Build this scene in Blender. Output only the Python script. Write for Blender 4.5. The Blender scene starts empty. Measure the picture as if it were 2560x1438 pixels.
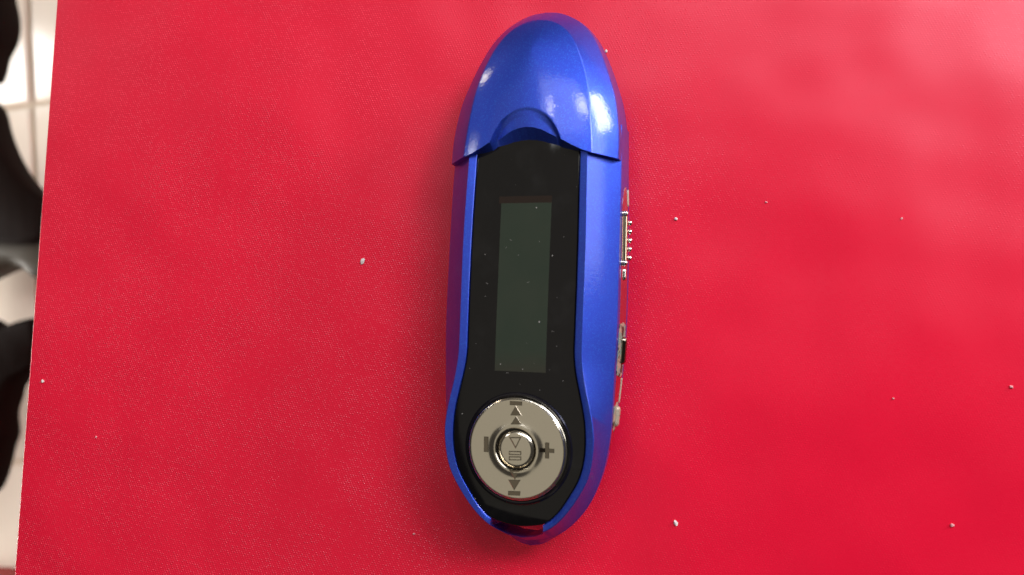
import bpy, bmesh, math, random
import numpy as np
from mathutils import Vector, Matrix

random.seed(7)
MM = 0.001
sc = bpy.context.scene
col = sc.collection
H0 = 16.6                       # height of the player's face centre frame above the cloth (mm)

# ------------------------------------------------------------------ camera
cam_d = bpy.data.cameras.new("camera")
cam = bpy.data.objects.new("camera", cam_d); col.objects.link(cam)
fw = Vector((-0.17298739, 0.08715574, -0.98106026)); rt = Vector((0.98480775, 0.0, -0.17364818)); up = rt.cross(fw)
m = Matrix((rt, up, -fw)).transposed().to_4x4()
m.translation = Vector((24.91018, -12.55043, 141.27268 + H0)) * MM
cam.matrix_world = m
cam_d.sensor_width = 36.0
cam_d.lens = 18.0 / math.tan(math.atan(1280.0 / 2217.0))
cam_d.clip_start = 0.002
cam_d.clip_end = 50.0
cam_d.dof.use_dof = True
cam_d.dof.focus_distance = 0.158
cam_d.dof.aperture_fstop = cam_d.lens / 1.5
sc.camera = cam

# ------------------------------------------------------------------ world, exposure
w = bpy.data.worlds.new("World"); sc.world = w; w.use_nodes = True
bg = w.node_tree.nodes["Background"]
bg.inputs[0].default_value = (0.36, 0.325, 0.285, 1); bg.inputs[1].default_value = 0.10
sc.view_settings.view_transform = 'Standard'; sc.view_settings.look = 'None'
sc.view_settings.exposure = -0.05; sc.view_settings.gamma = 1.0
sc.render.engine = 'CYCLES'
sc.cycles.max_bounces = 8
sc.cycles.use_denoising = True
sc.cycles.denoising_input_passes = 'RGB_ALBEDO_NORMAL'
sc.cycles.denoising_prefilter = 'ACCURATE'

# ------------------------------------------------------------------ lamps
def area(name, direction, dist, sx, sy, radiance, color, target=(0, 0, 0)):
    l = bpy.data.lights.new(name, 'AREA'); l.shape = 'RECTANGLE'; l.size = sx; l.size_y = sy
    l.energy = radiance * math.pi * sx * sy; l.color = color
    o = bpy.data.objects.new(name, l); col.objects.link(o)
    d = Vector(direction).normalized()
    o.location = Vector(target) + d * dist
    o.rotation_euler = d.to_track_quat('Z', 'Y').to_euler()
    return o
area("right_window", (0.82, 0.51, 0.24), 1.6, 0.34, 0.27, 36.0, (1.0, 0.99, 0.97))
area("top_window", (0.42, 0.47, 0.78), 1.3, 0.52, 0.39, 6.4, (1.0, 0.985, 1.0))
area("main_window", (0.60, 0.44, 0.67), 0.85, 0.215, 0.195, 21.0, (1.0, 0.99, 0.98))
area("side_wall_fill", (0.88, 0.26, 0.40), 1.6, 0.7, 0.45, 4.0, (1.0, 0.99, 0.98))  # added soft fill in place of a bright wall to the right
panel_ = area("ceiling_fill", (-0.46, -0.10, 0.88), 1.7, 1.7, 3.0, 0.28, (1.0, 0.92, 0.75))  # added dim glow in place of the unseen ceiling, for the control pad
panel_.rotation_euler = (0, 0, 0)
area("sheen_fill", (-0.06, 0.52, 0.85), 1.2, 0.46, 0.30, 3.6, (0.97, 0.98, 1.0))  # added broad lamp, gives the upper cloth its sheen and lightens the cap
area("back_fill", (0.52, 0.72, 0.46), 2.2, 1.2, 0.7, 3.0, (0.98, 0.98, 1.0))  # added wide lamp for the sheen along the far end of the cloth
area("ceiling_lamp", (0.12, 0.525, 0.84), 1.8, 0.15, 0.11, 32.0, (1.0, 0.98, 0.95))
area("ceiling_spot", (-0.17, 0.49, 0.85), 1.8, 0.08, 0.08, 40.0, (1.0, 0.97, 0.93))
area("warm_bulb", (-0.72, 0.66, 0.30), 1.8, 0.09, 0.12, 40.0, (1.0, 0.86, 0.68))
area("far_window", (-0.607, 0.285, 0.742), 2.5, 0.22, 0.17, 24.0, (1.0, 0.98, 0.95), (-0.515, 0.235, -0.5))
area("floor_fill", (-1.0, 0.0, 0.26), 0.62, 0.6, 0.22, 35.0, (1.0, 0.97, 0.92), (-0.5, -0.08, -0.5))  # added lamp below the cloth's level, only there to brighten the floor

# ------------------------------------------------------------------ node helper
class NT:
    def __init__(self, name):
        self.m = bpy.data.materials.new(name); self.m.use_nodes = True
        self.t = self.m.node_tree; self.t.nodes.clear()
        self.out = self.t.nodes.new('ShaderNodeOutputMaterial')
        self.b = self.n('ShaderNodeBsdfPrincipled')
        self.t.links.new(self.b.outputs[0], self.out.inputs[0])
    def n(self, ty, **kw):
        x = self.t.nodes.new(ty)
        for k, v in kw.items(): setattr(x, k, v)
        return x
    def put(self, sock, v):
        if hasattr(v, 'is_linked') or isinstance(v, bpy.types.NodeSocket): self.t.links.new(v, sock)
        else: sock.default_value = v
    def math(self, op, a, b=None, c=None, clamp=False):
        x = self.n('ShaderNodeMath', operation=op, use_clamp=clamp)
        for i, v in enumerate((a, b, c)):
            if v is not None: self.put(x.inputs[i], v)
        return x.outputs[0]
    def vmath(self, op, a, b=None):
        x = self.n('ShaderNodeVectorMath', operation=op)
        self.put(x.inputs[0], a)
        if b is not None: self.put(x.inputs[1], b)
        return x.outputs['Value'] if op in ('DOT_PRODUCT', 'LENGTH', 'DISTANCE') else x.outputs[0]
    def obj(self): return self.n('ShaderNodeTexCoord').outputs['Object']
    def noise(self, vec, scale, detail=2.0, rough=0.5):
        x = self.n('ShaderNodeTexNoise'); self.put(x.inputs['Vector'], vec)
        x.inputs['Scale'].default_value = scale; x.inputs['Detail'].default_value = detail
        x.inputs['Roughness'].default_value = rough
        return x.outputs['Fac']
    def ramp(self, f, a, b, c0=0.0, c1=1.0):
        x = self.n('ShaderNodeMapRange', interpolation_type='SMOOTHSTEP')
        self.put(x.inputs[0], f); x.inputs[1].default_value = a; x.inputs[2].default_value = b
        x.inputs[3].default_value = c0; x.inputs[4].default_value = c1
        return x.outputs[0]
    def mix(self, f, a, b):
        x = self.n('ShaderNodeMix', data_type='RGBA')
        self.put(x.inputs[0], f)
        self.put(x.inputs[6], a if not isinstance(a, tuple) else (*a, 1)); self.put(x.inputs[7], b if not isinstance(b, tuple) else (*b, 1))
        return x.outputs[2]
    def bump(self, h, dist, strength=1.0, normal=None):
        x = self.n('ShaderNodeBump'); x.inputs['Strength'].default_value = strength
        x.inputs['Distance'].default_value = dist; self.put(x.inputs['Height'], h)
        if normal is not None: self.put(x.inputs['Normal'], normal)
        return x.outputs[0]
    def set(self, **kw):
        names = dict(color='Base Color', metal='Metallic', rough='Roughness', normal='Normal', spec='Specular IOR Level',
                     coat='Coat Weight', coat_rough='Coat Roughness', coat_normal='Coat Normal', sheen='Sheen Weight', sheen_rough='Sheen Roughness',
                     sheen_tint='Sheen Tint', ior='IOR', tint='Specular Tint')
        for k, v in kw.items():
            if isinstance(v, tuple) and len(v) == 3: v = (*v, 1)
            self.put(self.b.inputs[names[k]], v)
        return self.m

# ------------------------------------------------------------------ materials
def mat_satin():
    k = NT("red_satin"); p = k.obj()
    a = (0.52e-3, -0.065e-3); b = (0.2e-3, -0.40e-3)
    det = a[0] * b[1] - a[1] * b[0]
    warp = k.n('ShaderNodeTexNoise'); k.put(warp.inputs['Vector'], p); warp.inputs['Scale'].default_value = 45.0
    wv = k.vmath('SUBTRACT', warp.outputs['Color'], (0.5, 0.5, 0.5))
    sc_ = k.n('ShaderNodeVectorMath', operation='SCALE'); k.put(sc_.inputs[0], wv); sc_.inputs['Scale'].default_value = 0.0011
    pw = k.vmath('ADD', p, sc_.outputs[0])
    P = k.vmath('DOT_PRODUCT', pw, (b[1] / det, -b[0] / det, 0)); Q = k.vmath('DOT_PRODUCT', pw, (-a[1] / det, a[0] / det, 0))
    cp = k.math('COSINE', k.math('MULTIPLY', P, 2 * math.pi)); cq = k.math('COSINE', k.math('MULTIPLY', Q, 2 * math.pi))
    dot = k.math('POWER', k.math('MULTIPLY', k.math('MULTIPLY_ADD', cp, 0.5, 0.5), k.math('MULTIPLY_ADD', cq, 0.5, 0.5)), 1.3)
    comb = k.n('ShaderNodeCombineXYZ')
    k.put(comb.inputs[0], k.math('ROUND', P)); k.put(comb.inputs[1], k.math('ROUND', Q))
    wn = k.n('ShaderNodeTexWhiteNoise', noise_dimensions='2D'); k.put(wn.inputs['Vector'], comb.outputs[0])
    rnd = wn.outputs['Value']
    patch = k.ramp(k.noise(p, 70, 3), 0.33, 0.62, 0.5, 1.0)
    sep = k.n('ShaderNodeSeparateXYZ'); k.put(sep.inputs[0], p)
    side = k.ramp(sep.outputs[0], 0.065, 0.15, 1.0, 0.12)
    amp = k.math('MULTIPLY', k.math('MULTIPLY_ADD', k.math('POWER', rnd, 2.2), 1.1, 0.34), k.math('MULTIPLY', patch, side))
    h = k.math('MULTIPLY', dot, amp)
    waves = k.noise(p, 22, 2)
    n0 = k.bump(waves, 0.0034, 0.7)
    n1 = k.bump(h, 0.00006, 1.0, n0)
    thread = k.noise(k.vmath('MULTIPLY', p, (900, 2600, 900)), 1.0, 2)
    base = k.mix(k.math('MULTIPLY', k.noise(p, 300, 3), 0.5), (0.82, 0.004, 0.038), (0.74, 0.003, 0.030))
    fl_ = k.math('MULTIPLY', dot, amp, clamp=True)
    base = k.mix(k.math('MULTIPLY', fl_, 0.95, clamp=True), base, (0.95, 0.075, 0.12))  # paler thread floats, with the weave's glints put into their colour
    return k.set(color=base, rough=k.math('SUBTRACT', k.math('MULTIPLY_ADD', thread, 0.10, 0.30), k.math('MULTIPLY', k.math('MULTIPLY', k.math('POWER', rnd, 3.0), dot), 0.12)), normal=n1, spec=0.44, tint=(1.0, 0.84, 1.0), sheen=0.0, sheen_rough=0.4, sheen_tint=(1, 0.75, 0.8))

def mat_blue():
    k = NT("blue_pearl_paint"); p = k.obj()
    v = k.n('ShaderNodeTexVoronoi'); k.put(v.inputs['Vector'], p); v.inputs['Scale'].default_value = 7500
    vs = k.n('ShaderNodeSeparateColor'); k.put(vs.inputs[0], v.outputs['Color'])
    fl = k.ramp(vs.outputs[0], 0.70, 1.0, 0.0, 0.8)
    peel = k.noise(p, 2400, 2)
    base = k.mix(fl, (0.030, 0.072, 0.60), (0.036, 0.14, 0.72))
    nb = k.bump(vs.outputs[1], 0.000009, 0.6)
    nc = k.bump(peel, 0.000016, 0.8)
    wear = k.noise(p, 160, 4)
    return k.set(color=base, metal=0.75, rough=k.math('MULTIPLY_ADD', wear, 0.12, 0.36), normal=nb, coat=0.55, coat_rough=0.08, coat_normal=nc, spec=0.5)

def mat_chrome(name, color, rough, bumpy=0.0, scale=5000):
    k = NT(name); p = k.obj()
    r = k.math('MULTIPLY_ADD', k.noise(p, 600, 3), rough * 0.4, rough * 0.8)
    kw = dict(color=color, metal=1.0, rough=r)
    if bumpy: kw['normal'] = k.bump(k.noise(p, scale, 2), bumpy, 1.0)
    return k.set(**kw)

def mat_gloss(name, color, rough=0.06, smudge=0.06):
    k = NT(name); p = k.obj()
    s = k.ramp(k.noise(p, 120, 4, 0.6), 0.45, 0.75, 0.0, smudge)
    sep = k.ramp(k.noise(k.vmath('MULTIPLY', p, (2600, 500, 1)), 1.0, 2), 0.6, 0.8, 0, smudge * 0.6)
    film = k.ramp(k.noise(p, 90, 4, 0.65), 0.48, 0.72)
    c = k.mix(film, color, tuple(x + 0.006 for x in color))
    return k.set(color=c, rough=k.math('ADD', rough, k.math('ADD', s, sep)), spec=0.5)

def mat_plain(name, color, rough=0.5, spec=0.5, var=0.0, scale=40):
    k = NT(name); p = k.obj()
    c = color
    if var:
        c = k.mix(k.noise(p, scale, 4), tuple(x * (1 - var) for x in color), tuple(min(1, x * (1 + var)) for x in color))
    return k.set(color=c, rough=rough, spec=spec)

def mat_lcd():
    k = NT("lcd_grey_green"); p = k.obj()
    sep = k.n('ShaderNodeSeparateXYZ'); k.put(sep.inputs[0], p)
    brown = k.ramp(k.math('ADD', sep.outputs[1], k.math('MULTIPLY', k.noise(p, 250, 2), 0.002)), -0.0105, -0.0150)
    c = k.mix(k.noise(p, 140, 3), (0.020, 0.034, 0.024), (0.034, 0.042, 0.030))
    c = k.mix(k.math('MULTIPLY', brown, 0.55), c, (0.038, 0.028, 0.022))
    return k.set(color=c, rough=0.09, spec=0.45)

def mat_corroded():
    k = NT("corroded_chrome"); p = k.obj()
    n1 = k.ramp(k.noise(p, 420, 3), 0.50, 0.58); n2 = k.ramp(k.noise(k.vmath('ADD', p, (0.3, 0.1, 0.7)), 600, 3), 0.5, 0.58)
    c = k.mix(n1, (0.44, 0.37, 0.29), (0.22, 0.36, 0.30)); c = k.mix(n2, c, (0.06, 0.045, 0.03))
    return k.set(color=c, metal=0.35, rough=0.42, normal=k.bump(k.noise(p, 1800, 3), 0.00008, 1.0))

def mat_wood():
    k = NT("dark_brown_wood"); p = k.obj()
    g = k.noise(k.vmath('MULTIPLY', p, (60, 8, 8)), 1.0, 4)
    return k.set(color=k.mix(g, (0.006, 0.003, 0.0025), (0.012, 0.006, 0.004)), rough=0.75, normal=k.bump(g, 0.001, 0.5), spec=0.06)

def mat_tile():
    k = NT("cream_glazed_tile"); p = k.obj()
    c = k.mix(k.noise(p, 14, 4), (0.70, 0.62, 0.52), (0.76, 0.69, 0.59))
    return k.set(color=c, rough=0.10, spec=0.5)

M_SATIN, M_BLUE = mat_satin(), mat_blue()
M_WHEEL = mat_chrome("satin_nickel", (0.94, 0.87, 0.74), 0.17, 0.000005, 9000)
M_CHROME = mat_chrome("polished_chrome", (0.82, 0.80, 0.76), 0.07)
M_GOLD = mat_chrome("yellowed_chrome", (0.78, 0.66, 0.48), 0.12)
M_SYMBOL = mat_chrome("engraved_dark_chrome", (0.30, 0.26, 0.205), 0.06)
M_BLACK = mat_gloss("black_gloss_plastic", (0.004, 0.0035, 0.0045))
M_COLLAR = mat_gloss("black_collar_plastic", (0.006, 0.005, 0.008), 0.10, 0.02)
M_LCD, M_CORR, M_WOOD, M_TILE = mat_lcd(), mat_corroded(), mat_wood(), mat_tile()
M_DISPLAY_SHADE = mat_plain("brown_display_shade", (0.017, 0.009, 0.007), 0.1)  # brown tone painting the shade at the top of the display recess
M_DARK = mat_plain("dark_gap", (0.006, 0.006, 0.008), 0.5)
M_GROUT = mat_plain("beige_grout", (0.58, 0.49, 0.38), 0.9, 0.2, 0.15, 30)
M_LINT = mat_plain("white_lint", (0.80, 0.72, 0.72), 0.9, 0.2)
M_PINK = mat_plain("pinkish_lint", (0.80, 0.36, 0.40), 0.9, 0.2)
M_BEIGE = mat_plain("worn_beige_rim", (0.42, 0.33, 0.27), 0.35, 0.5, 0.25, 1500)
M_DUST = mat_plain("grey_dust", (0.34, 0.32, 0.31), 0.9, 0.2, 0.4, 3000)
M_MAT = mat_plain("dark_red_mat", (0.20, 0.02, 0.015), 0.8, 0.2, 0.2, 80)
M_OLIVE = mat_plain("olive_brown_shade", (0.045, 0.036, 0.022), 0.55, 0.3, 0.3, 40)

# ------------------------------------------------------------------ geometry helpers
def link(name, verts, faces, mat, parent=None, smooth=35, scale=MM, recalc=True):
    bm = bmesh.new()
    vs = [bm.verts.new((x * scale, y * scale, z * scale)) for x, y, z in verts]
    for f in faces:
        f2 = []
        for i in f:
            if not f2 or f2[-1] != i: f2.append(i)
        if len(f2) > 2 and f2[0] == f2[-1]: f2.pop()
        if len(set(f2)) < 3: continue
        try: bm.faces.new([vs[i] for i in f2])
        except ValueError: pass
    bmesh.ops.remove_doubles(bm, verts=bm.verts, dist=1e-7)
    if recalc: bmesh.ops.recalc_face_normals(bm, faces=bm.faces)
    me = bpy.data.meshes.new(name); bm.to_mesh(me); bm.free()
    finish(me, mat, smooth)
    o = bpy.data.objects.new(name, me); col.objects.link(o)
    if parent: o.parent = parent
    return o
def finish(me, mat, smooth=35):
    me.materials.clear(); me.materials.append(mat)
    for p in me.polygons: p.use_smooth = True
    me.set_sharp_from_angle(angle=math.radians(smooth))

def spline(pts, n):
    """Catmull-Rom through the points, n samples spaced evenly by length."""
    P = np.array(pts, float); P = np.vstack([2 * P[0] - P[1], P, 2 * P[-1] - P[-2]])
    out = []
    for i in range(1, len(P) - 2):
        p0, p1, p2, p3 = P[i - 1:i + 3]
        t0 = 0; t1 = np.linalg.norm(p1 - p0) ** .5; t2 = t1 + np.linalg.norm(p2 - p1) ** .5; t3 = t2 + np.linalg.norm(p3 - p2) ** .5
        for t in np.linspace(t1, t2, 24, endpoint=False):
            a1 = (t1 - t) / (t1 - t0) * p0 + (t - t0) / (t1 - t0) * p1
            a2 = (t2 - t) / (t2 - t1) * p1 + (t - t1) / (t2 - t1) * p2
            a3 = (t3 - t) / (t3 - t2) * p2 + (t - t2) / (t3 - t2) * p3
            b1 = (t2 - t) / (t2 - t0) * a1 + (t - t0) / (t2 - t0) * a2
            b2 = (t3 - t) / (t3 - t1) * a2 + (t - t1) / (t3 - t1) * a3
            out.append((t2 - t) / (t2 - t1) * b1 + (t - t1) / (t2 - t1) * b2)
    out.append(P[-2]); out = np.array(out)
    s = np.concatenate([[0], np.cumsum(np.linalg.norm(np.diff(out, axis=0), axis=1))])
    q = np.linspace(0, s[-1], n)
    return np.stack([np.interp(q, s, out[:, 0]), np.interp(q, s, out[:, 1])], 1)
def bow(v): return -2.0e-7 * (abs(v) / .065) ** 3 * .065
def ipl(x, xs, ys): return float(np.interp(x, xs, ys))

def offset(pts, d):
    """move a half outline (right side, top to bottom) outwards by d"""
    P = np.array(pts, float); T = np.gradient(P, axis=0); T /= np.linalg.norm(T, axis=1)[:, None]
    Nn = np.stack([-T[:, 1], T[:, 0]], 1)
    Q = P + Nn * d; Q[-1, 0] = 0
    return Q

# ------------------------------------------------------------------ the player
O = Vector((1.68867, 1.68234, -0.14830 + H0)) * MM
R = Matrix(((0.98947030, 0.04013179, -0.13906098), (-0.03974123, 0.99919440, 0.00558527), (0.13917310, 0.0, 0.99026807)))
player = bpy.data.objects.new("media_player", None); col.objects.link(player)
pm = R.to_4x4(); pm.translation = O; player.matrix_world = pm
player.empty_display_size = 0.01
player['label'] = "blue pearl stick-shaped music player with black front, grey screen and silver round control pad"
player['category'] = "music player"

NB = 96
PLATE = [(8.72, 26), (8.76, 20.4), (8.98, 6), (9.0, -4), (8.97, -9), (8.98, -12.2), (9.3, -15), (10.12, -18.7), (10.82, -22.1), (11.07, -25), (10.95, -28.2), (10.12, -31.7), (8.4, -34.85), (6.45, -37.65), (4.5, -39.35), (2.3, -40.0), (0, -40.25)]
RIDGE = [(10.05, 26), (10.15, 19.7), (10.42, 6), (10.36, -7.5), (10.42, -13), (11.0, -17), (11.75, -20.3), (12.35, -23.8), (12.42, -26.65), (11.7, -31.1), (9.8, -34.9), (6.9, -38.7), (4.6, -40.5), (2.3, -41.3), (0, -41.6)]
FACET = [(14.5, 26), (14.74, 19), (14.86, 6.7), (14.88, -8), (14.62, -15.5), (14.45, -20.5), (14.15, -25), (13.1, -30.6), (11.1, -35.7), (8.9, -38.9), (6.4, -41.3), (3.4, -42.9), (0, -43.5)]
WALL = [(14.8, 26), (15.04, 17), (15.37, 7.6), (15.38, -9.35), (14.6, -19.4), (13.55, -26.2), (11.85, -33), (9.35, -38.1), (6.35, -41.3), (4.1, -43.0), (2.0, -44.2), (0, -44.6)]
def half(pts): return spline(pts, NB)
plate_h, ridge_h, facet_h, wall_h = half(PLATE), half(RIDGE), half(FACET), half(WALL)
open_h = offset(plate_h, 0.16)
TOPV = 26.0
def ring(h, w, bowed=True, scale=1.0):
    r = []
    for t in np.linspace(0, 1, 7)[:-1]: r.append((h[0, 0] * t, TOPV))
    r += [tuple(p) for p in h]
    r += [(-u, v) for u, v in r[-2:0:-1]]
    c = -9.0
    return [(u * scale, (v - c) * scale + c if scale != 1 else v, w + (bow(v) if bowed else 0.0)) for u, v in r]
def loft(rings, cap_first=True, cap_last=True):
    V, Fc = [], []; n = len(rings[0])
    for r in rings: V += r
    for k in range(len(rings) - 1):
        for i in range(n):
            j = (i + 1) % n
            Fc.append((k * n + i, k * n + j, (k + 1) * n + j, (k + 1) * n + i))
    def cap(base):
        # rows straight across between the mirrored halves
        for i in range(0, n // 2):
            a, b = i, i + 1; c, d = (n - i - 1) % n, (n - i) % n
            Fc.append((base + a, base + b, base + c, base + d))
    if cap_first: cap(0)
    if cap_last: cap((len(rings) - 1) * n)
    return V, Fc
rings = [ring(open_h, -0.75), ring(open_h, 0.02), ring(offset(plate_h, 0.24), 0.10),
         ring(offset(ridge_h, -0.14), 0.34), ring(ridge_h, 0.36), ring(offset(ridge_h, 0.14), 0.24),
         ring(offset(facet_h, -0.16), -4.45), ring(facet_h, -4.66), ring(offset(facet_h, 0.02), -4.95),
         ring(wall_h, -10.2, False), ring(offset(wall_h, -0.12), -10.7, False),
         ring(wall_h, -13.0, False, 0.93), ring(wall_h, -14.8, False, 0.80), ring(wall_h, -15.6, False, 0.55)]
V, Fc = loft(rings)
body = link("body", V, Fc, M_BLUE, None, 28)
# lanyard slot cut through the foot of the body
sl = [(-4.7, -39.4), (4.15, -39.4), (4.25, -40.6), (3.9, -41.25), (2.4, -42.0), (0.3, -42.45), (-1.8, -42.35), (-3.6, -41.8), (-4.8, -40.9)]
V = [(u, v, -30) for u, v in sl] + [(u, v, 5) for u, v in sl]; n = len(sl)
Fc = [tuple(range(n)), tuple(range(n, 2 * n))] + [(i, (i + 1) % n, (i + 1) % n + n, i + n) for i in range(n)]
cut = link("cutter", V, Fc, M_DARK, None)
bo = body.modifiers.new("slot", 'BOOLEAN'); bo.operation = 'DIFFERENCE'; bo.object = cut; bo.solver = 'EXACT'
bpy.context.view_layer.update()
me = bpy.data.meshes.new_from_object(body.evaluated_get(bpy.context.evaluated_depsgraph_get()))
body.modifiers.clear(); old = body.data; body.data = me; me.name = "body"; bpy.data.meshes.remove(old)
finish(me, M_BLUE, 28)
cm = cut.data; bpy.data.objects.remove(cut); bpy.data.meshes.remove(cm)
body.parent = player

# black front plate
pr = [ring(plate_h, -0.7), ring(plate_h, -0.10), ring(offset(plate_h, -0.05), -0.03), ring(offset(plate_h, -0.14), 0.0)]
V, Fc = loft(pr)
plate = link("face_plate", V, Fc, M_BLACK, player, 40)

# display: flush screen panel, and a brown strip painting the recess shade above it
def panel(name, u0, u1, v0, v1, w0, w1, mat, parent, rows=16):
    V, Fc = [], []
    for i in range(rows + 1):
        v = v0 + (v1 - v0) * i / rows
        V += [(u0, v, w0 + bow(v)), (u0, v, w1 + bow(v)), (u1, v, w1 + bow(v)), (u1, v, w0 + bow(v))]
    for i in range(rows):
        a, b = 4 * i, 4 * i + 4
        for j in range(4): Fc.append((a + j, a + (j + 1) % 4, b + (j + 1) % 4, b + j))
    Fc += [(0, 1, 2, 3), (4 * rows, 4 * rows + 1, 4 * rows + 2, 4 * rows + 3)]
    return link(name, V, Fc, mat, parent, 30)
panel("display", -4.15, 4.45, -15.3, 12.2, -0.2, 0.012, M_LCD, plate)
panel("display_shade", -4.55, 4.47, 12.2, 13.35, -0.2, 0.008, M_DISPLAY_SHADE, plate, 3)

# control pad
CU, CV = 0.08, -27.65
def wface(u, v): return bow(v)
slope = (bow(CV + 1) - bow(CV - 1)) / 2
def lathe(name, prof, mat, parent, cu=CU, cv=CV, n=96, smooth=30):
    V, Fc = [], []
    for r, wz in prof:
        for i in range(n):
            a = 2 * math.pi * i / n; u = cu + r * math.cos(a); v = cv + r * math.sin(a)
            V.append((u, v, bow(CV) + slope * (v - CV) + wz))
    for k in range(len(prof) - 1):
        for i in range(n):
            j = (i + 1) % n; Fc.append((k * n + i, k * n + j, (k + 1) * n + j, (k + 1) * n + i))
    Fc.append(tuple(range(n))); Fc.append(tuple(range((len(prof) - 1) * n, len(prof) * n)))
    return link(name, V, Fc, mat, parent, smooth)
def tube_ring(name, prof, mat, parent, n=96, smooth=30):
    V, Fc = [], []; m_ = len(prof)
    for r, wz in prof:
        for i in range(n):
            a = 2 * math.pi * i / n; u = CU + r * math.cos(a); v = CV + r * math.sin(a)
            V.append((u, v, bow(CV) + slope * (v - CV) + wz))
    for k in range(m_):
        k2 = (k + 1) % m_
        for i in range(n):
            j = (i + 1) % n; Fc.append((k * n + i, k * n + j, k2 * n + j, k2 * n + i))
    return link(name, V, Fc, mat, parent, smooth)
tube_ring("pad_collar", [(9.05, -0.4), (9.05, 0.06), (8.9, 0.26), (8.65, 0.34), (8.45, 0.26), (8.38, 0.05), (8.38, -0.4)], M_COLLAR, player)
pad = tube_ring("control_pad", [(8.30, -0.3), (8.30, 0.35), (8.26, 0.52), (8.12, 0.66), (8.02, 0.70), (7.98, 0.82), (7.90, 0.92), (7.76, 0.97),
                                (7.5, 0.98), (6.9, 0.98), (6.2, 0.98), (5.4, 0.98), (4.9, 1.0), (4.6, 1.05), (4.3, 1.13), (4.05, 1.22), (3.8, 1.31), (3.62, 1.355), (3.48, 1.34), (3.38, 1.24), (3.32, -0.3)], M_WHEEL, player)
btn = lathe("play_button", [(3.02, -0.3), (3.02, 0.80), (2.98, 0.95), (2.9, 1.02), (2.55, 1.24), (2.45, 1.265), (2.2, 1.275), (1.1, 1.28)], M_WHEEL, player, n=72)
lathe("button_gap", [(3.30, -0.35), (3.30, -0.1), (3.0, -0.1)], M_DARK, pad, n=48)

def slab(name, poly, w0, w1, mat, parent, bev=0.12, rise=lambda u, v: 0.0):
    """raised shape with a bevelled rim"""
    P = [Vector(p) for p in poly]; n = len(P); c = sum(P, Vector((0, 0))) / n
    if sum(P[i].x * P[(i + 1) % n].y - P[(i + 1) % n].x * P[i].y for i in range(n)) < 0: P = P[::-1]
    ins = []
    for i in range(n):
        a, b, d = P[i - 1], P[i], P[(i + 1) % n]
        e1 = (b - a).normalized(); e2 = (d - b).normalized()
        n1 = Vector((-e1.y, e1.x)); n2 = Vector((-e2.y, e2.x))
        bis = (n1 + n2); k = bev / max(0.35, bis.length_squared / 2) if bis.length else 0
        ins.append(b + bis * k * 0.5 * 1.0)
    W = lambda p, wz: (p.x, p.y, bow(CV) + slope * (p.y - CV) + wz + rise(p.x, p.y))
    V = [W(p, w0) for p in P] + [W(p, w1 - bev * 0.35) for p in P] + [W(p, w1) for p in ins]
    Fc = [tuple(range(n)), tuple(range(2 * n, 3 * n))]
    for k in range(2):
        for i in range(n): Fc.append((k * n + i, k * n + (i + 1) % n, (k + 1) * n + (i + 1) % n, (k + 1) * n + i))
    return link(name, V, Fc, mat, parent, 20)
def padw(u, v):
    r = math.hypot(u - CU, v - CV)
    return ipl(r, [3.62, 3.8, 4.05, 4.3, 4.6, 4.9, 5.4, 7.5], [1.355, 1.31, 1.22, 1.13, 1.05, 1.0, .98, .98])
def psym(name, poly, parent=pad, top=None):
    slab(name, poly, -0.6, 0.055, M_SYMBOL, parent, 0.10, padw)
psym("skip_bar", [(-1.04, -20.02), (1.02, -20.0), (1.02, -20.64), (-1.04, -20.66)])
psym("skip_arrow", [(-0.05, -20.70), (1.0, -22.22), (-0.96, -22.30)])
psym("skip_arrow", [(0.06, -22.34), (1.02, -23.66), (-0.80, -23.74)])
psym("skip_arrow", [(-0.98, -31.0), (0.84, -30.90), (-0.12, -32.55)])
psym("skip_arrow", [(-1.24, -32.62), (0.86, -32.48), (-0.22, -34.25)])
psym("skip_bar", [(-1.24, -34.42), (0.82, -34.32), (0.76, -35.02), (-1.28, -35.12)])
psym("minus_sign", [(-5.42, -25.98), (-4.64, -25.95), (-4.64, -28.44), (-5.42, -28.46)])
pu, pv, ph, pw_, pt = 5.2, -27.50, 1.17, 1.26, 0.33
psym("plus_sign", [(pu - pt, pv + pw_), (pu + pt, pv + pw_), (pu + pt, pv + pt), (pu + ph, pv + pt), (pu + ph, pv - pt), (pu + pt, pv - pt),
                   (pu + pt, pv - pw_), (pu - pt, pv - pw_), (pu - pt, pv - pt), (pu - ph, pv - pt), (pu - ph, pv + pt), (pu - pt, pv + pt)])
def bsym(name, poly):
    o = slab(name, poly, 0.9, 1.31, M_SYMBOL, btn, 0.06)
    cu = sum(p[0] for p in poly) / len(poly); cv = sum(p[1] for p in poly) / len(poly)
    kx = 0.74 if len(poly) == 3 else 0.86; ky = 0.74 if len(poly) == 3 else 0.56
    slab("inlay", [(cu + (u - cu) * kx + .04, cv + (v - cv) * ky) for u, v in poly], 1.0, 1.345, M_WHEEL, o, 0.06)
bsym("play_triangle", [(-1.06, -25.74), (1.02, -25.62), (0.06, -27.55)])
bsym("pause_bar", [(-1.06, -27.98), (1.02, -27.86), (1.02, -28.50), (-1.06, -28.62)])
bsym("pause_bar", [(-1.06, -28.84), (1.02, -28.70), (1.02, -29.34), (-1.06, -29.48)])

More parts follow.
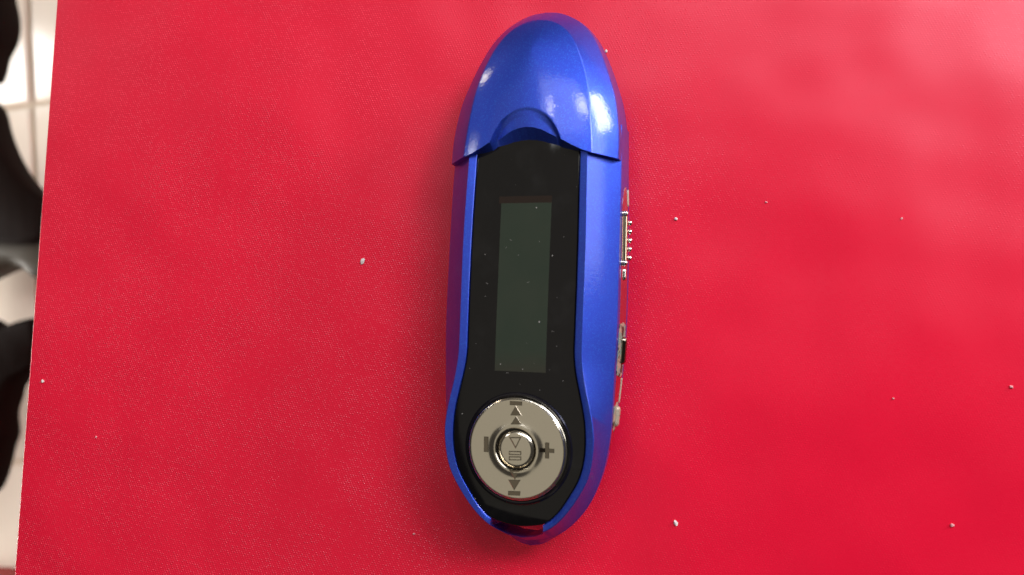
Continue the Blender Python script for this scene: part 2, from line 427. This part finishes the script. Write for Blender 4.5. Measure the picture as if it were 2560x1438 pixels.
# ------------------------------------------------------------------ the cap
F1U = [0, 1.3, 2.6, 3.7, 4.9, 6.1, 7.8, 9.6, 11.0, 12.6, 14.6, 16]; F1V = [24.55, 24.42, 24.05, 23.5, 22.9, 22.25, 21.3, 20.5, 20.1, 19.9, 19.8, 19.75]
def front(u): return ipl(abs(u), F1U, F1V)
NC = 84
def capcurve(pts): return spline(pts, NC)
c_ridge = capcurve([(11.0, front(11)), (10.72, 23.5), (10.33, 27.2), (9.75, 31), (9.05, 33.9), (8.0, 36.9), (6.9, 39.3), (5.5, 41.4), (3.7, 43.0), (1.8, 43.85), (0, 44.1)])
c_facet = capcurve([(14.6, front(14.6)), (14.52, 23.5), (14.1, 27.2), (13.4, 30.8), (12.25, 34.3), (10.75, 38.2), (8.95, 41.8), (6.9, 44.3), (4.5, 46.0), (2.2, 46.95), (0, 47.2)])
c_wall = capcurve([(14.85, front(14.6)), (14.8, 23.5), (14.42, 27.2), (13.75, 30.8), (12.65, 34.3), (11.2, 38.2), (9.35, 41.9), (7.15, 44.6), (4.7, 46.4), (2.3, 47.4), (0, 47.65)])
def arc(u):   # upper edge of the thumb notch
    return ipl(u, [-6.3, -5.4, -4.3, -3.3, -2.3, -1.2, -0.1, 1.1, 2.2, 3.3, 4.3, 5.2, 6.0], [22.0, 24.1, 25.9, 26.75, 27.35, 27.7, 27.8, 27.65, 27.2, 26.5, 25.5, 24.2, 22.3])
def dome_w(s, v): return bow(v) * 0.95 + 0.85 + 1.45 * (1 - s * s)
def notch(u, v):
    if -6.3 < u < 6.0:
        d = arc(u) - v
        if d > 0:
            x = min(1, d / 0.45); st = x * x * (3 - 2 * x)
            pass
            return st * (0.11 + 0.10 * d + (0.036 if u < 0.4 else 0.032) * (u - 0.4) ** 2 * min(1, d / 1.4))
    return 0.0
V, Fc = [], []
NS = 72
va = c_ridge[-1, 1]
def inner(s, k):
    u0, v0 = c_ridge[0]; uk, vk = c_ridge[k]
    apex = va - (1 - s) * 6.5
    f = front(s * u0); q = (vk - v0) / (va - v0)
    return s * uk, f + q * (apex - f)
idx = {}
def addv(p): V.append(p); return len(V) - 1
grid = []
# dome from the left crease over the spine to the right crease, row k runs from the front edge to the apex
ss = list(np.linspace(-1, 1, 2 * NS + 1))
for k in range(NC):
    row = []
    for s in ss:
        u, v = inner(abs(s), k); u = math.copysign(u, s) if u else 0.0
        row.append(addv((u, v, dome_w(abs(s), v) - notch(u, v))))
    grid.append(row)
for k in range(NC - 1):
    for i in range(2 * NS): Fc.append((grid[k][i], grid[k][i + 1], grid[k + 1][i + 1], grid[k + 1][i]))
# skirt levels on both sides
def lift(v): return 1.0 * min(1.0, max(0.0, (v - 20.5) / 22.0)) ** 1.2
def level(c, w, bowed): return [(u, v, w + (bow(v) * 0.95 if bowed else lift(v))) for u, v in c]
def coff(c, d):
    T = np.gradient(c, axis=0); T /= np.linalg.norm(T, axis=1)[:, None]
    Q = c + np.stack([T[:, 1], -T[:, 0]], 1) * d; Q[-1, 0] = 0; Q[0, 1] = c[0, 1]
    return Q
levels = [level(coff(c_ridge, 0.13), 0.74, True), level(coff(c_facet, -0.16), -2.62, True), level(c_facet, -2.86, True), level(coff(c_facet, 0.03), -3.2, True),
          level(c_wall, -10.2, False), level(coff(c_wall, -0.12), -10.7, False), level(coff(c_wall, -1.6), -13.2, False), level(coff(c_wall, -4.2), -15.2, False)]
front_loops = []
for side in (1, -1):
    prev = [grid[k][-1 if side > 0 else 0] for k in range(NC)]
    lf = [prev[0]]
    for L in levels:
        cur = [addv((side * u, v, w_)) for u, v, w_ in L]
        for k in range(NC - 1): Fc.append((prev[k], prev[k + 1], cur[k + 1], cur[k]))
        prev = cur; lf.append(cur[0])
    front_loops.append(lf); last = prev
    if side == 1: last_r = last
for k in range(NC - 1): Fc.append((last_r[k], last_r[k + 1], last[k + 1], last[k]))
# front lip: from the edge down into the body, all the way round
lip = front_loops[1][::-1] + grid[0][1:-1] + front_loops[0]
low = []
for i in lip:
    u, v, w_ = V[i]
    if abs(u) < 9.2:      # sloped lip that meets the black front ahead of the edge
        low.append(addv((u * 0.985, v - 2.1 * (1 - (u / 9.2) ** 2), -0.25 + bow(v))))
    else:
        low.append(addv((u * 0.92, v + 0.02, w_ - 2.0 if abs(u) < 11.2 else (w_ - 1.2 if w_ > -4 else w_ + (1.0 if w_ < -9 else 0)))))
for a in range(len(lip) - 1): Fc.append((lip[a], lip[a + 1], low[a + 1], low[a]))
cap = link("cap", V, Fc, M_BLUE, player, 30)

# ------------------------------------------------------------------ right hand side strip, switch and buttons
vs_f = facet_h[::-1, 1]; us_f = facet_h[::-1, 0]; vs_w = wall_h[::-1, 1]; us_w = wall_h[::-1, 0]
def wall_u(v, w_):
    wf = -4.95 + bow(v); t = min(1, max(0, (wf - w_) / (wf + 10.2)))
    return ipl(v, vs_f, us_f) * (1 - t) + ipl(v, vs_w, us_w) * t
def side_strip(name, va_, vb_, hw, wc, off, mat, parent, n=60, round_=2.2, depth=0.5):
    V, Fc = [], []; mrow = 6
    for i in range(n + 1):
        v = va_ + (vb_ - va_) * i / n; e = min(abs(v - va_), abs(v - vb_)) / round_
        h = hw * (math.sqrt(max(0, 1 - (1 - min(1, e)) ** 2)) if e < 1 else 1) + 0.02
        c = wc + bow(v) * 0.55
        for j in range(mrow + 1):
            w_ = c + h * (1 - 2 * j / mrow); V.append((wall_u(v, w_) + off - (0.10 if j in (0, mrow) else 0), v, w_))
        for j in range(mrow + 1):
            w_ = c + h * (1 - 2 * j / mrow); V.append((wall_u(v, w_) - depth, v, w_))
    R_ = 2 * (mrow + 1)
    for i in range(n):
        a, b = i * R_, (i + 1) * R_
        for j in range(mrow): Fc += [(a + j, a + j + 1, b + j + 1, b + j), (a + mrow + 1 + j, a + mrow + 2 + j, b + mrow + 2 + j, b + mrow + 1 + j)]
        Fc += [(a, b, b + mrow + 1, a + mrow + 1), (a + mrow, b + mrow, b + 2 * mrow + 1, a + 2 * mrow + 1)]
    for a in (0, n * R_):
        for j in range(mrow): Fc.append((a + j, a + j + 1, a + mrow + 2 + j, a + mrow + 1 + j))
    return link(name, V, Fc, mat, parent, 40)
strip = side_strip("side_strip", 16.0, -27.6, 1.75, -7.6, 0.14, M_CHROME, player, 80, 4.0)
strip.data.materials[0] = mat_chrome("dull_chrome", (0.58, 0.54, 0.54), 0.12)
def capsule(name, va_, vb_, wc, off, rad, mat, parent, n=14, seg=14, flat=1.0):
    V, Fc = [], []
    Ls = abs(va_ - vb_)
    for i in range(n + 1):
        t = i / n; x = t * Ls; e = min(x, Ls - x)
        r = rad * math.sqrt(max(0.0004, 1 - (1 - min(1, e / rad)) ** 2)) if e < rad else rad
        v = va_ - x if va_ > vb_ else va_ + x
        for j in range(seg):
            a = 2 * math.pi * j / seg
            V.append((wall_u(v, wc) + off + r * flat * math.cos(a), v, wc + bow(v) * .55 + r * math.sin(a)))
    for i in range(n):
        for j in range(seg): Fc.append((i * seg + j, i * seg + (j + 1) % seg, (i + 1) * seg + (j + 1) % seg, (i + 1) * seg + j))
    Fc += [tuple(range(seg)), tuple(range(n * seg, (n + 1) * seg))]
    return link(name, V, Fc, mat, parent, 60)
sw = capsule("hold_switch", 11.9, 2.6, -7.0, 0.12, 0.55, M_GOLD, player, 40)
for vv in (11.35, 3.15):
    capsule("switch_end", vv + 0.55, vv - 0.55, -6.8, 0.34, 0.5, M_CHROME, sw, 12)
for i in range(5):
    vv = 10.0 - 1.47 * i
    # a short ribbed pin that stands out sideways from the switch
    Vp, Fp = [], []; uu = wall_u(vv, -8.2); prof = [(0.0, .32), (0.35, .32), (0.45, .46), (0.72, .50), (0.82, .38), (0.92, .48), (1.12, .45), (1.24, .27)]
    for d, r in prof:
        for j in range(12):
            a = 2 * math.pi * j / 12; Vp.append((uu - 0.2 + d, vv + r * math.cos(a), -8.35 + bow(vv) * .5 + r * math.sin(a)))
    for q in range(len(prof) - 1):
        for j in range(12): Fp.append((q * 12 + j, q * 12 + (j + 1) % 12, (q + 1) * 12 + (j + 1) % 12, (q + 1) * 12 + j))
    Fp += [tuple(range(12)), tuple(range((len(prof) - 1) * 12, len(prof) * 12))]
    link("rib", Vp, Fp, M_CHROME, sw, 50)
side_strip("strip_rim", 15.8, 13.0, 0.16, -9.1, 0.24, M_BEIGE, strip, 20, 0.6)
side_strip("strip_rim", -15.7, -19.8, 0.14, -9.0, 0.24, M_BEIGE, strip, 20, 0.6)
capsule("strip_screw", 2.35, 0.15, -7.2, 0.05, 0.5, M_CHROME, player, 16)
sur = side_strip("button_surround", -6.6, -15.6, 1.7, -7.5, 0.18, M_CORR, player, 30, 0.6)
capsule("side_button", -8.9, -13.6, -7.9, 0.10, 0.75, M_SYMBOL, player, 24)
sur2 = side_strip("button_surround", -19.6, -24.6, 1.6, -7.5, 0.18, M_CORR, player, 24, 1.2)
capsule("side_button", -20.2, -23.8, -7.7, 0.05, 0.75, M_CORR, player, 24)

# ------------------------------------------------------------------ dust on the black plate
V, Fc = [], []
rd = random.Random(11)
def fleck(u, v, L, wd, ang, h=0.03):
    b = len(V); c, s = math.cos(ang), math.sin(ang); w0 = bow(v) + 0.013
    for x, y, z in ((-L, -wd, 0), (L, -wd, 0), (L, wd, 0), (-L, wd, 0), (-L * .5, 0, h), (L * .5, 0, h)):
        V.append((u + x * c - y * s, v + x * s + y * c, w0 + z))
    Fc.extend([(b, b + 1, b + 5, b + 4), (b + 1, b + 2, b + 5), (b + 2, b + 3, b + 4, b + 5), (b + 3, b, b + 4)])
for _ in range(24):
    u = rd.uniform(-8.6, 8.6); v = rd.uniform(-18.5, 21.0)
    if rd.random() < 0.22: fleck(u, v, rd.uniform(.12, .26), .02, rd.uniform(0, 3.1), 0.015)
    else:
        r = rd.choice([.03, .03, .04, .05, .06]); fleck(u, v, r, r * .8, rd.uniform(0, 3.1))
for u, v, r in ((1.9, 11.4, .11), (4.9, 3.5, .10), (-6.6, 3.7, .08), (-9.6, -22.6, .09), (-7.4, -36.4, .10), (3.1, -7.2, .12), (-3.2, -14.2, .10), (0.6, -14.9, .08)):
    fleck(u, v, r, r * .8, 1.0, .06)
dust = link("dust", V, Fc, M_DUST, None, 30)
dust.matrix_world = pm
dust['kind'] = 'stuff'; dust['label'] = "fine pale dust flecks lying on the black front of the music player"; dust['category'] = "dust"

# ------------------------------------------------------------------ the red satin covered block
def rounded_block(name, x0, x1, y0, y1, z0, z1, rad, mat, seg=6):
    bm = bmesh.new()
    bmesh.ops.create_cube(bm, size=1.0)
    for vv in bm.verts:
        vv.co = Vector(((x0 if vv.co.x < 0 else x1), (y0 if vv.co.y < 0 else y1), (z0 if vv.co.z < 0 else z1))) * MM
    bmesh.ops.bevel(bm, geom=list(bm.edges), offset=rad * MM, segments=seg, affect='EDGES', profile=0.5)
    me = bpy.data.meshes.new(name); bm.to_mesh(me); bm.free(); finish(me, mat, 40)
    o = bpy.data.objects.new(name, me); col.objects.link(o); return o
box = rounded_block("satin_covered_block", 0, 300, -190, 200, -500, 0, 0.2, M_SATIN)
box.location = Vector((-99.9, 2.9, 0)) * MM; box.rotation_euler = (0, 0, math.radians(-1.73))
box['label'] = "flat red satin covered block with a straight left edge, under the blue music player"; box['category'] = "covered block"

# ------------------------------------------------------------------ lint on the satin
lint = [((-31.3, 6.9), .50, "largest white lint speck, on the red satin left of the player's screen"),
        ((-97.3, -15.7), .42, "white lint speck lying right at the left edge of the red satin"),
        ((26.5, 13.2), .36, "round white lint speck on the satin just right of the hold switch"),
        ((25.7, -39.6), .42, "elongated pale lint speck on the satin, right of the player's foot"),
        ((70.0, -38.6), .38, "pale lint speck on the satin near the lower right corner"),
        ((80.0, -16.1), .34, "pale lint speck on the satin at the right border of the photo"),
        ((-85.1, -26.5), .26, "small white lint speck on the satin near its left edge, below middle"),
        ((-20.9, -42.9), .28, "small white lint speck on the satin below left of the player's foot"),
        ((14.5, 44.4), .34, "faint white lint speck on the satin right of the blue cap's tip"),
        ((64.1, 12.2), .26, "small pale lint speck far right of the hold switch on the satin"),
        ((42.0, 15.7), .22, "tiny pale lint speck on the satin, upper of those right of the hold switch"),
        ((61.7, -18.1), .24, "tiny pale lint speck on the satin right of the player's silver control pad")]
for i, ((x, y), r, lab) in enumerate(lint):
    r *= 0.78
    bm = bmesh.new(); bmesh.ops.create_icosphere(bm, subdivisions=2, radius=1.0)
    rr = random.Random(i)
    for vv in bm.verts:
        k = 1 + rr.uniform(-.28, .28); vv.co = Vector((vv.co.x * k * r * .9, vv.co.y * k * r * (1.5 if i in (0, 3) else 1.1), vv.co.z * k * r * .6)) * MM
    me = bpy.data.meshes.new("lint_speck"); bm.to_mesh(me); bm.free(); finish(me, M_LINT if i < 4 or i == 8 else M_PINK, 60)
    o = bpy.data.objects.new("lint_speck", me); col.objects.link(o)
    o.location = Vector((x, y, r * .45)) * MM; o.rotation_euler = (0, 0, 0.5 if i == 3 else rr.uniform(0, 3))
    o['label'] = lab; o['category'] = "lint speck"; o['group'] = "lint specks on the red satin"

# ------------------------------------------------------------------ the floor far below
ZF = -500.0
floor = bpy.data.objects.new("floor", None); col.objects.link(floor); floor['kind'] = 'structure'
fa = math.radians(5.5)
floor.location = Vector((-507.5, 209.0, ZF)) * MM; floor.rotation_euler = (0, 0, fa)
TS, GAP = 300.0, 4.5
bm = bmesh.new(); bmesh.ops.create_grid(bm, x_segments=1, y_segments=1, size=2.0)
me = bpy.data.meshes.new("grout"); bm.to_mesh(me); bm.free(); finish(me, M_GROUT)
gr = bpy.data.objects.new("grout", me); col.objects.link(gr); gr.parent = floor; gr.location = (0, 0, -0.0025)
bm = bmesh.new(); bmesh.ops.create_cube(bm, size=1.0)
for vv in bm.verts: vv.co = Vector((vv.co.x * (TS - GAP), vv.co.y * (TS - GAP), vv.co.z * 8 - 4)) * MM
bmesh.ops.bevel(bm, geom=[e for e in bm.edges if all(v.co.z > -0.001 for v in e.verts)], offset=1.5 * MM, segments=3, affect='EDGES')
tile_me = bpy.data.meshes.new("tile"); bm.to_mesh(tile_me); bm.free(); finish(tile_me, M_TILE, 50)
rt_ = random.Random(3)
tilt = {(-1, 0): (-0.55, 0.05), (0, 0): (0.25, 0.0), (-1, -1): (0.3, 0.1), (0, -1): (0.3, -.1)}
for i in range(-4, 4):
    for j in range(-4, 4):
        o = bpy.data.objects.new("tile", tile_me); col.objects.link(o); o.parent = floor
        o.location = Vector(((i + .5) * TS, (j + .5) * TS, 0)) * MM
        tx, ty = tilt.get((i, j), (rt_.uniform(-.25, .25), rt_.uniform(-.25, .25)))
        o.rotation_euler = (math.radians(tx), math.radians(ty), 0)

# ------------------------------------------------------------------ dark carved furniture and a mat, blurred on the floor
def plank(name, poly, z0, z1, mat, parent, rad=6.0):
    """thick board cut to an outline, with rounded edges"""
    P = np.array(poly, float); n = len(P)
    area_ = 0.5 * sum(P[i, 0] * P[(i + 1) % n, 1] - P[(i + 1) % n, 0] * P[i, 1] for i in range(n))
    if area_ < 0: P = P[::-1]
    T = np.roll(P, -1, 0) - np.roll(P, 1, 0); T /= np.linalg.norm(T, axis=1)[:, None]
    Nn = np.stack([T[:, 1], -T[:, 0]], 1)
    V, Fc = [], []
    prof = [(-rad, z0), (-rad * .3, z0 + rad * .3), (0, z0 + rad), (0, z1 - rad), (-rad * .3, z1 - rad * .3), (-rad, z1)]
    for d, z in prof:
        for p in P + Nn * d: V.append((p[0], p[1], z))
    for k in range(len(prof) - 1):
        for i in range(n): Fc.append((k * n + i, k * n + (i + 1) % n, (k + 1) * n + (i + 1) % n, (k + 1) * n + i))
    Fc += [tuple(range(n)), tuple(range((len(prof) - 1) * n, len(prof) * n))]
    return link(name, V, Fc, mat, parent, 50)
stand = bpy.data.objects.new("carved_wooden_stand", None); col.objects.link(stand)
stand.location = Vector((-560, 100, ZF)) * MM
stand['label'] = "dark brown wooden stand with scrolled edges, blurred on the cream tiles beyond the satin edge"; stand['category'] = "wooden stand"
def sh(pts, dx=-13.0, dy=4.0): return [(x + 560 + dx, y - 100 + dy) for x, y in pts]
ZA = 60.0   # the outline lies this high above the floor
upper = spline([(-500, 215), (-503, 260), (-503, 335), (-493, 338), (-485, 302), (-482.4, 277), (-478.1, 261.0), (-477.0, 247.9), (-479.3, 236.8), (-485.0, 225.9), (-487.6, 213.1), (-491, 206), (-496, 206), (-500, 215)], 80)[:-1]
wide = spline([(-545, 80), (-548, 130), (-530, 170), (-505, 192), (-492, 194), (-486, 188), (-479.0, 168.0), (-470.3, 150.3), (-460.8, 135.8), (-446, 119.7), (-425, 104), (-430, 84), (-449.1, 77.5), (-480.2, 78.7), (-520, 79), (-545, 80)], 90)[:-1]
plank("scroll_panel", sh(wide), ZA - 25, ZA, M_WOOD, stand, 4.0)
plank("back_rail", sh([(-565, 322), (-565, 345), (-478, 345), (-478, 322)]), ZA - 22, ZA - 3, M_WOOD, stand, 3.0)
plank("scroll_panel", sh(upper, -13, 9), ZA - 25, ZA, M_WOOD, stand, 4.0)
low_ = spline([(-560, 26), (-500, 26), (-484, 24), (-477, 22.0), (-470, 17.4), (-463.0, 18.0), (-451.3, 21.5), (-435, 22), (-432, -10), (-453.8, -26.7), (-457.5, -38.7), (-460.6, -49.1), (-458.4, -65.5), (-461.3, -74.4), (-465.1, -92), (-472, -108.6), (-490, -120), (-560, -125)], 80)
plank("scroll_panel", sh(low_, -13, 0), ZA - 25, ZA, M_WOOD, stand)
mid = spline([(-560, 90), (-500, 92), (-440, 90), (-430, 60), (-449, 51.0), (-461.9, 60.3), (-468.9, 62.4), (-479.1, 58.6), (-500, 50), (-530, 35), (-545, 0), (-560, 0)], 60)
plank("shade_rail", sh(mid), ZA - 40, ZA - 12, M_OLIVE, stand)  # olive board painted as the shaded band between the scroll panels
for (x, y) in ((-552, 333), (-552, 110), (-552, -60)):
    V, Fc = [], []; prof = [(8, 0), (10, 3), (7, 10), (10, 20), (8, 42)]
    for r, z in prof:
        for j in range(16): V.append((x + 560 + r * math.cos(j * math.pi / 8), y - 100 + r * math.sin(j * math.pi / 8), z))
    for q in range(len(prof) - 1):
        for j in range(16): Fc.append((q * 16 + j, q * 16 + (j + 1) % 16, (q + 1) * 16 + (j + 1) % 16, (q + 1) * 16 + j))
    Fc += [tuple(range(16)), tuple(range(64, 80))]
    link("foot", V, Fc, M_WOOD, stand, 50)
mt = plank("floor_mat", spline([(-500, -176), (-478, -176.5), (-462, -180), (-448, -187), (-436, -200), (-430, -230), (-430, -330), (-620, -330), (-620, -176)], 60), ZF + 0.5, ZF + 12, M_MAT, None, 3.0)
mt['label'] = "corner of a dark red mat on the cream floor at the lower left"; mt['category'] = "mat"

bpy.context.view_layer.update()
zmin = min((o.matrix_world @ v.co).z for o in (body, cap) for v in o.data.vertices)
print("LOWEST POINT OF PLAYER (mm):", round(zmin * 1000, 3))
